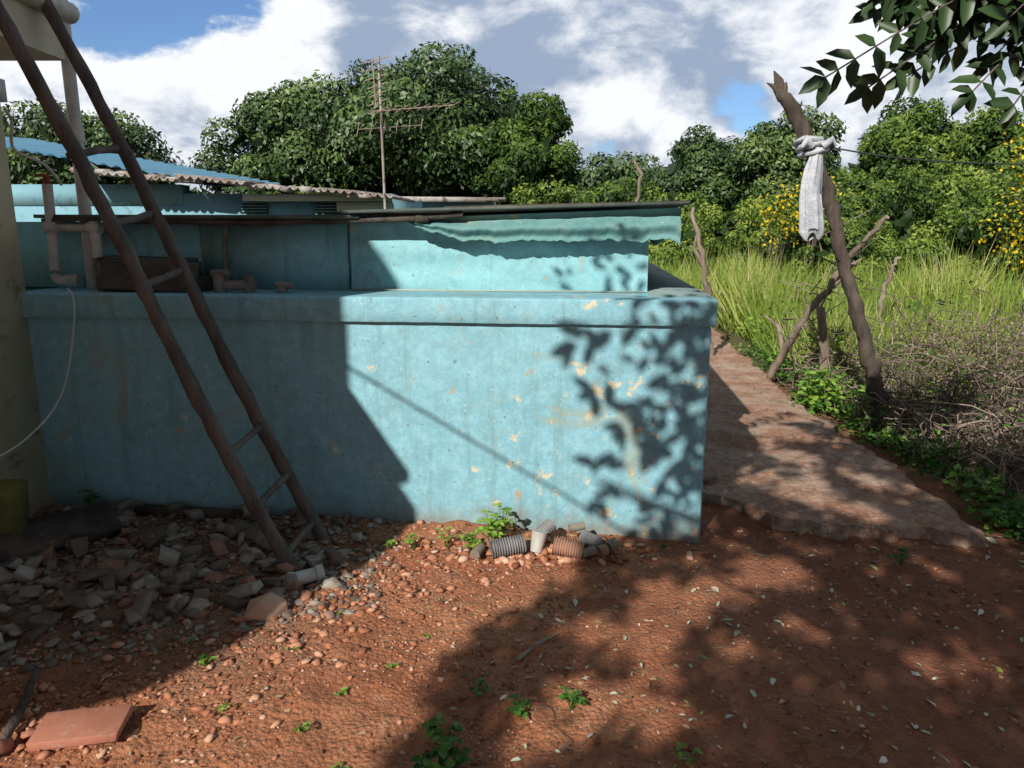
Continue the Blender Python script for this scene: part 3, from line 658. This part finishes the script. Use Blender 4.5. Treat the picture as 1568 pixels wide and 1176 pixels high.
b=B();n=240;x=rng.normal(.12,.28,n);y=3.47+rng.normal(size=n)*.06;stones(b,onground(x,y,.008),.008+.026*rng.random(n),.8,rng.random(n),.42);b.obj('chips',M_gravel,hb)

b=B();box(b,(-1.39,2.115,.03),(.27,.15,.03),reul(.06,-.04,.12),jit=.06);bev(b.obj('terracotta_tile',M_terra),.005)
b=B();stones(b,np.array([[-1.62,2.02,.02],[-1.55,2.1,.015],[-1.6,1.93,.015]]),np.array([.05,.03,.035]),.8,.5,.4);b.obj('broken_brick',M_terra)
b=B();tube(b,[(-.99,3.08,.06),(-.88,3.14,.065)],.032,14);tube(b,[(-.90,3.13,.065),(-.87,3.147,.066)],.038,14);tube(b,[(-1.01,3.07,.06),(-.985,3.083,.06)],.037,14);b.obj('pvc_pipe_piece',M_pvc,None,True)
b=B();stones(b,np.array([[-1.04,2.87,.035],[-.90,2.97,.04],[-1.12,2.80,.02]]),np.array([.095,.05,.04]),.75,np.array([.85,.6,.5]),.3);bev(b.obj('stone_block',M_gravel),.008)
b=B();box(b,(-2.35,3.42,.13),(.75,.24,.03),reul(.35,.05,.9),jit=.03);box(b,(-2.4,3.2,.06),(.9,.08,.06),reul(0,.03,1.1),jit=.03);box(b,(-1.75,3.86,.07),(.7,.05,.05),reul(0,.02,-.1));b.obj('scrap_board',M_wood2)
b=B();box(b,(-2.47,3.42,.27),(.14,.18,.24),reul(.1,.1,.4),jit=.06);bev(b.obj('yellow_block',M_yel),.02)
b=B();box(b,(1.18,4.45,.10),(.16,.2,.035),reul(0,.05,.3),jit=.08);bev(b.obj('concrete_paver',M_rubble),.008)
b=B();tube(b,curvepts([(-1.60,1.98,0),(-1.62,2.15,.05),(-1.68,2.35,.08)],8),[.014]*8,7,jit=.3);b.obj('dry_stick',M_wood2)

# ---------------------------------------------------------------- shade tree (behind and over the viewpoint)
b=B()
def shaded(x,y):
    e=np.interp(y,[0,2.0,2.54,3.25,3.66],[-.55,-.38,-.24,.30,.52])
    a=(y<3.68)&(x>e)
    q=(y>=3.68)&(x-.5*(y-3.68)>1.04)&(y<np.interp(x,[2.4,3.2],[5.9,5.0]))
    return a|q
n=50000;x=rng.uniform(-.8,6.0,n);y=rng.uniform(-.5,6.0,n)
k=shaded(x,y);x,y=x[k],y[k]
nn=np.array([mn.noise(Vector((a*2.6,c*2.6,2.2)))+.6*mn.noise(Vector((a*6,c*6,2.2))) for a,c in zip(x,y)])
edge=np.where(x<1.3,.02,0)+np.where(y>4,.14,0)+np.where(y>5.2,.12,0)-np.where((x>1.6)&(y<3.9),.2,0)
k=nn>-.54+rng.normal(size=len(x))*.03+edge
gaps=[(.70,2.97,.22),(1.24,3.29,.19),(.53,2.66,.17),(.265,2.30,.15),(.495,2.2,.13),(.98,3.12,.14),(1.83,4.2,.18),(1.6,4.6,.16),(2.0,4.0,.14),(1.5,3.45,.12),(.05,2.1,.13),(.9,2.6,.10),(2.0,5.0,.2),(2.3,4.5,.15),(2.2,5.6,.2),(1.9,5.4,.16),(.35,2.75,.13),(.2,1.8,.12)]
gaps+=[(rng.uniform(0,2.6),rng.uniform(1.8,5.5),rng.uniform(.07,.11)) for _ in range(40)]
for gx_,gy_,gr in gaps: k&=((x-gx_)**2+((y-gy_)*.8)**2)>gr*gr
x,y=x[k],y[k];n=len(x)
hgt=rng.uniform(3.1,4.5,n)
P=np.stack([x,y,np.zeros(n)],1)+SUN*hgt[:,None]
s=rng.uniform(.08,.14,n);leaves(b,P,rng.normal(size=(n,3))*[1,1,.4],rng.normal(size=(n,3))*.5+[-.2,-.4,1],s,s*.5,rng.random(n))
n=9000;P=np.stack([rng.uniform(-3.5,6,n),rng.uniform(-8,-3.2,n),rng.uniform(3.4,5.6,n)],1);s=rng.uniform(.14,.26,n)
ok=(P[:,1]+1.36*P[:,2]<1.6);P=P[ok];s=s[ok]
leaves(b,P,rdir(len(P)),rng.normal(size=(len(P),3))*.5+[0,0,1],s,s*.5,rng.random(len(P)))
def frond(p0,p1,npair,LL,kk,sag=.08):
    pts=curvepts([(p0[0],p0[1],0),((p0[0]+p1[0])/2+rng.normal()*.03,(p0[1]+p1[1])/2+sag*rng.uniform(.2,1),0),(p1[0],p1[1],0)],npair)[:,:2]
    T=norm(np.gradient(pts,axis=0));Ps=[];Ds=[]
    for c,d in zip(pts,T):
        pr_=np.array([-d[1],d[0]])
        for sg in (-1,1):
            if rng.random()<.12: continue
            ang=rng.uniform(.35,1.25);Ps.append(c+rng.normal(size=2)*.012);Ds.append(d*math.cos(ang)+pr_*sg*math.sin(ang))
    Ps.append(pts[-1]);Ds.append(T[-1])
    to3=lambda q:np.array([q[0],3.66-.11*(q[0]-.98),q[1]])+SUN*kk
    P3=np.array([to3(q) for q in Ps])+rng.normal(size=(len(Ps),3))*.02;D3=np.array([[q[0],0,q[1]] for q in Ds])
    m_=len(P3);s=LL*rng.uniform(.6,1.25,m_)
    leaves(b,P3,D3,SUN[None]+rng.normal(size=(m_,3))*.5,s,s*.45,rng.random(m_),True)
    tube(b,[to3(q) for q in pts],.003,4,mi=1)
for p0,p1,np_,LL in (((1.0,1.05),(.34,1.02),8,.14),((.96,.98),(.42,.82),7,.14),((1.02,.86),(.58,.60),6,.14),((1.0,.62),(.50,.42),7,.13),((.82,.52),(.50,.20),6,.13),
                    ((.98,1.12),(.70,.70),7,.13),((1.05,.8),(.84,.35),7,.12),((1.04,.5),(.76,.12),7,.13),((1.0,1.35),(.60,1.26),5,.11),((1.0,1.22),(.8,1.0),5,.12),((1.05,.3),(.68,.02),6,.12),((1.06,1.2),(.98,.3),10,.10),((1.02,.45),(.92,-.1),6,.11),((.9,.75),(.72,.5),5,.12)):
    frond(p0,p1,np_,LL,rng.uniform(2.3,2.8))
for (x,z) in ((.55,1.42),(.66,1.52),(.70,1.36),(.5,1.5),(.6,1.33),(.30,1.34)):
    P3=np.array([[x,4.1,z]])+SUN*2.3+rng.normal(size=(3,3))*[.04,0,.04];leaves(b,P3,rng.normal(size=(3,3)),SUN[None]+rng.normal(size=(3,3))*.3,.09,.04,.5,True)
tube(b,curvepts([(.9,-4.6,-.1),(.8,-4.5,1.4),(.7,-4.3,2.8),(.4,-3.9,3.8)],12),np.linspace(.26,.15,12),12,mi=1,jit=.08)
for e in ((-1.2,-2.4,4.3),(-2.2,-1.6,4.2),(.8,-1.2,4.2),(1.8,-2.2,4.6),(-.6,-.9,3.9),(-1.0,-4.2,4.4),(2.4,-3.6,4.5),(1.9,.2,3.9)):
    e=np.array(e);s0=np.array([.5,-4.0,3.5]);tube(b,curvepts([s0,(s0+e)/2+[0,0,.3],e],8),np.linspace(.09,.02,8),7,mi=1)
def spray(ctrl,npair,LL):
    pts=curvepts(ctrl,npair);T=norm(np.gradient(pts,axis=0));P_=[];D_=[]
    for i_,(c,t_) in enumerate(zip(pts,T)):
        side_=norm(np.cross(t_,[0,-1,.15]))
        for sg in (-1,1):
            a=rng.uniform(.7,1.15);P_.append(c);D_.append(t_*math.cos(a)+side_*sg*math.sin(a)+rng.normal(size=3)*.2)
    P_.append(pts[-1]);D_.append(T[-1]);m_=len(P_);s=LL*rng.uniform(.8,1.2,m_)
    leaves(b,np.array(P_),np.array(D_),np.array([[0,-1,.5]]*m_)+rng.normal(size=(m_,3))*.4,s,s*.5,rng.random(m_)*.7,True)
    tube(b,pts,.003,5,mi=1)
def sp(x0,z0,x1,z1,dep,n_=11,LL=.09,sag=.04):
    a=np.array([x0,dep,z0]);c=np.array([x1,dep,z1]);spray([a,(a+c)/2+[0,0,sag],c],n_,LL)
sprays=[(1.95,2.55,1.06,2.11,2.65,15),(1.95,2.48,1.24,2.09,2.72,13),(1.95,2.36,1.38,2.13,2.75,12),(1.98,2.42,1.58,2.07,2.68,11),(2.0,2.35,1.74,2.03,2.7,10),
 (2.0,2.55,1.46,2.26,2.8,12),(2.05,2.60,1.62,2.28,2.6,12),(2.05,2.5,1.68,2.18,2.78,11),(2.1,2.5,1.82,2.12,2.7,10),(2.1,2.6,1.74,2.34,2.66,11),
 (1.9,2.75,1.26,2.38,2.7,12),(1.7,2.75,1.18,2.48,2.6,10),(1.9,2.70,1.41,2.40,2.75,11),(2.0,2.75,1.56,2.42,2.62,11),(1.4,2.78,.98,2.50,2.5,9),(1.1,2.75,.78,2.43,2.5,8),(.6,2.75,.28,2.47,2.5,7),
 (2.15,2.45,1.91,2.18,2.8,9),(2.15,2.65,1.86,2.38,2.75,10),(2.2,2.4,1.93,2.06,2.72,9)]
for s_ in sprays: sp(*s_)
for k in range(20):
    x1=rng.uniform(1.3,1.95);z1=rng.uniform(2.10+.25*(1.9-x1),2.45);sp(x1+rng.uniform(.25,.6),z1+rng.uniform(.1,.3),x1,z1,rng.uniform(2.6,2.95),10)
tube(b,curvepts([(1.9,.2,3.9),(2.6,1.4,3.6),(2.6,2.3,3.0),(2.1,2.7,2.55)],12),np.linspace(.03,.008,12),6,mi=1)
tube(b,curvepts([(1.9,.2,3.9),(1.9,1.4,3.4),(1.9,2.3,2.95),(1.9,2.65,2.75)],12),np.linspace(.02,.005,12),6,mi=1)
tube(b,curvepts([(.8,-1.2,4.2),(.8,.6,3.6),(1.0,2.0,3.0),(1.1,2.5,2.75)],12),np.linspace(.02,.005,12),6,mi=1)
b.obj('shade_tree',[M_shade,M_wood])

# ---------------------------------------------------------------- world and sun
w=D.worlds.new('World');S.world=w;w.use_nodes=True;N=w.node_tree.nodes;L=w.node_tree.links
bg=N['Background'];bg.inputs[1].default_value=.09
sky=N.new('ShaderNodeTexSky');sky.sky_type='NISHITA';sky.sun_disc=False
sky.sun_elevation=math.atan2(1,math.hypot(.68,1.36));sky.sun_rotation=math.atan2(-.68,-1.36)%(2*math.pi)
tc=N.new('ShaderNodeTexCoord');dv=tc.outputs['Generated']
mp=N.new('ShaderNodeMapping');mp.inputs['Scale'].default_value=(1,1,1.7);mp.inputs['Location'].default_value=(.37,.1,.2);L.new(dv,mp.inputs[0]);P_=mp.outputs[0]
def dm(d,r0,r1,amp):
    vm=N.new('ShaderNodeVectorMath');vm.operation='DISTANCE';L.new(dv,vm.inputs[0]);vm.inputs[1].default_value=tuple(norm(np.array(d,float)))
    return ramp(N,L,vm.outputs['Value'],r0,r1,amp,0)
def wn(scale,dist):
    n=N.new('ShaderNodeTexNoise');n.inputs['Scale'].default_value=scale;n.inputs['Detail'].default_value=8;n.inputs['Roughness'].default_value=.6;n.inputs['Distortion'].default_value=dist;L.new(P_,n.inputs['Vector']);return n.outputs['Fac']
n1=wn(3.2,.1);n2=wn(8.5,.2)
cov=mth(N,L,'ADD',n1,.12)
for d_,r,a in (((-.50,1.08,.33),.20,-.32),((.09,1.05,.13),.09,-.14),((-.34,1.08,.31),.07,-.10),((.30,1.06,.165),.08,-.12)):
    cov=mth(N,L,'ADD',cov,dm(d_,.02,r,a))
cov=ramp(N,L,mth(N,L,'ADD',cov,mth(N,L,'MULTIPLY',n2,.3)),.59,.68)
br=mth(N,L,'ADD',mth(N,L,'MULTIPLY',n2,1.3),mth(N,L,'MULTIPLY',n1,.35))
for d_,r,a in (((.165,1.058,.165),.12,.24),((.448,1.07,.25),.24,.18),((-.54,1.07,.235),.2,.18),((-.34,1.077,.27),.13,.26),((0,1.07,.2),.22,-.12),((.25,1.06,.2),.14,-.14),((.1,1.06,.30),.15,.06)):
    br=mth(N,L,'ADD',br,dm(d_,.01,r,a))
br=ramp(N,L,br,.72,1.06)
cc=mix(N,L,br,(3.7,4.7,6.4),(11,11.2,11.6))
skyc=mix(N,L,1.0,sky.outputs[0],(.85,1.1,1.45),'MULTIPLY')
col=mix(N,L,cov,skyc,cc)
sx=N.new('ShaderNodeSeparateXYZ');L.new(dv,sx.inputs[0])
dk=mth(N,L,'MULTIPLY',ramp(N,L,sx.outputs[2],.30,.62,1,.45),ramp(N,L,sx.outputs[1],-.2,.6,.6,1))
cm=N.new('ShaderNodeCombineXYZ')
for k in range(3): L.new(dk,cm.inputs[k])
L.new(mix(N,L,1.0,col,cm.outputs[0],'MULTIPLY'),bg.inputs[0])
sl=D.lights.new('sun','SUN');sl.energy=5.0;sl.angle=math.radians(.55);sl.color=(1,.945,.86)
so=D.objects.new('sun',sl);S.collection.objects.link(so);so.rotation_euler=Vector(SUN).to_track_quat('Z','Y').to_euler()

cam=D.cameras.new('camera');co=D.objects.new('camera',cam);S.collection.objects.link(co)
cam.sensor_width=36;cam.lens=25.94;cam.clip_start=.05;cam.clip_end=1500
co.location=(0,0,1.6);co.rotation_euler=(math.radians(90-11.7),0,0);S.camera=co
S.view_settings.view_transform='Standard';S.view_settings.look='None';S.view_settings.exposure=0
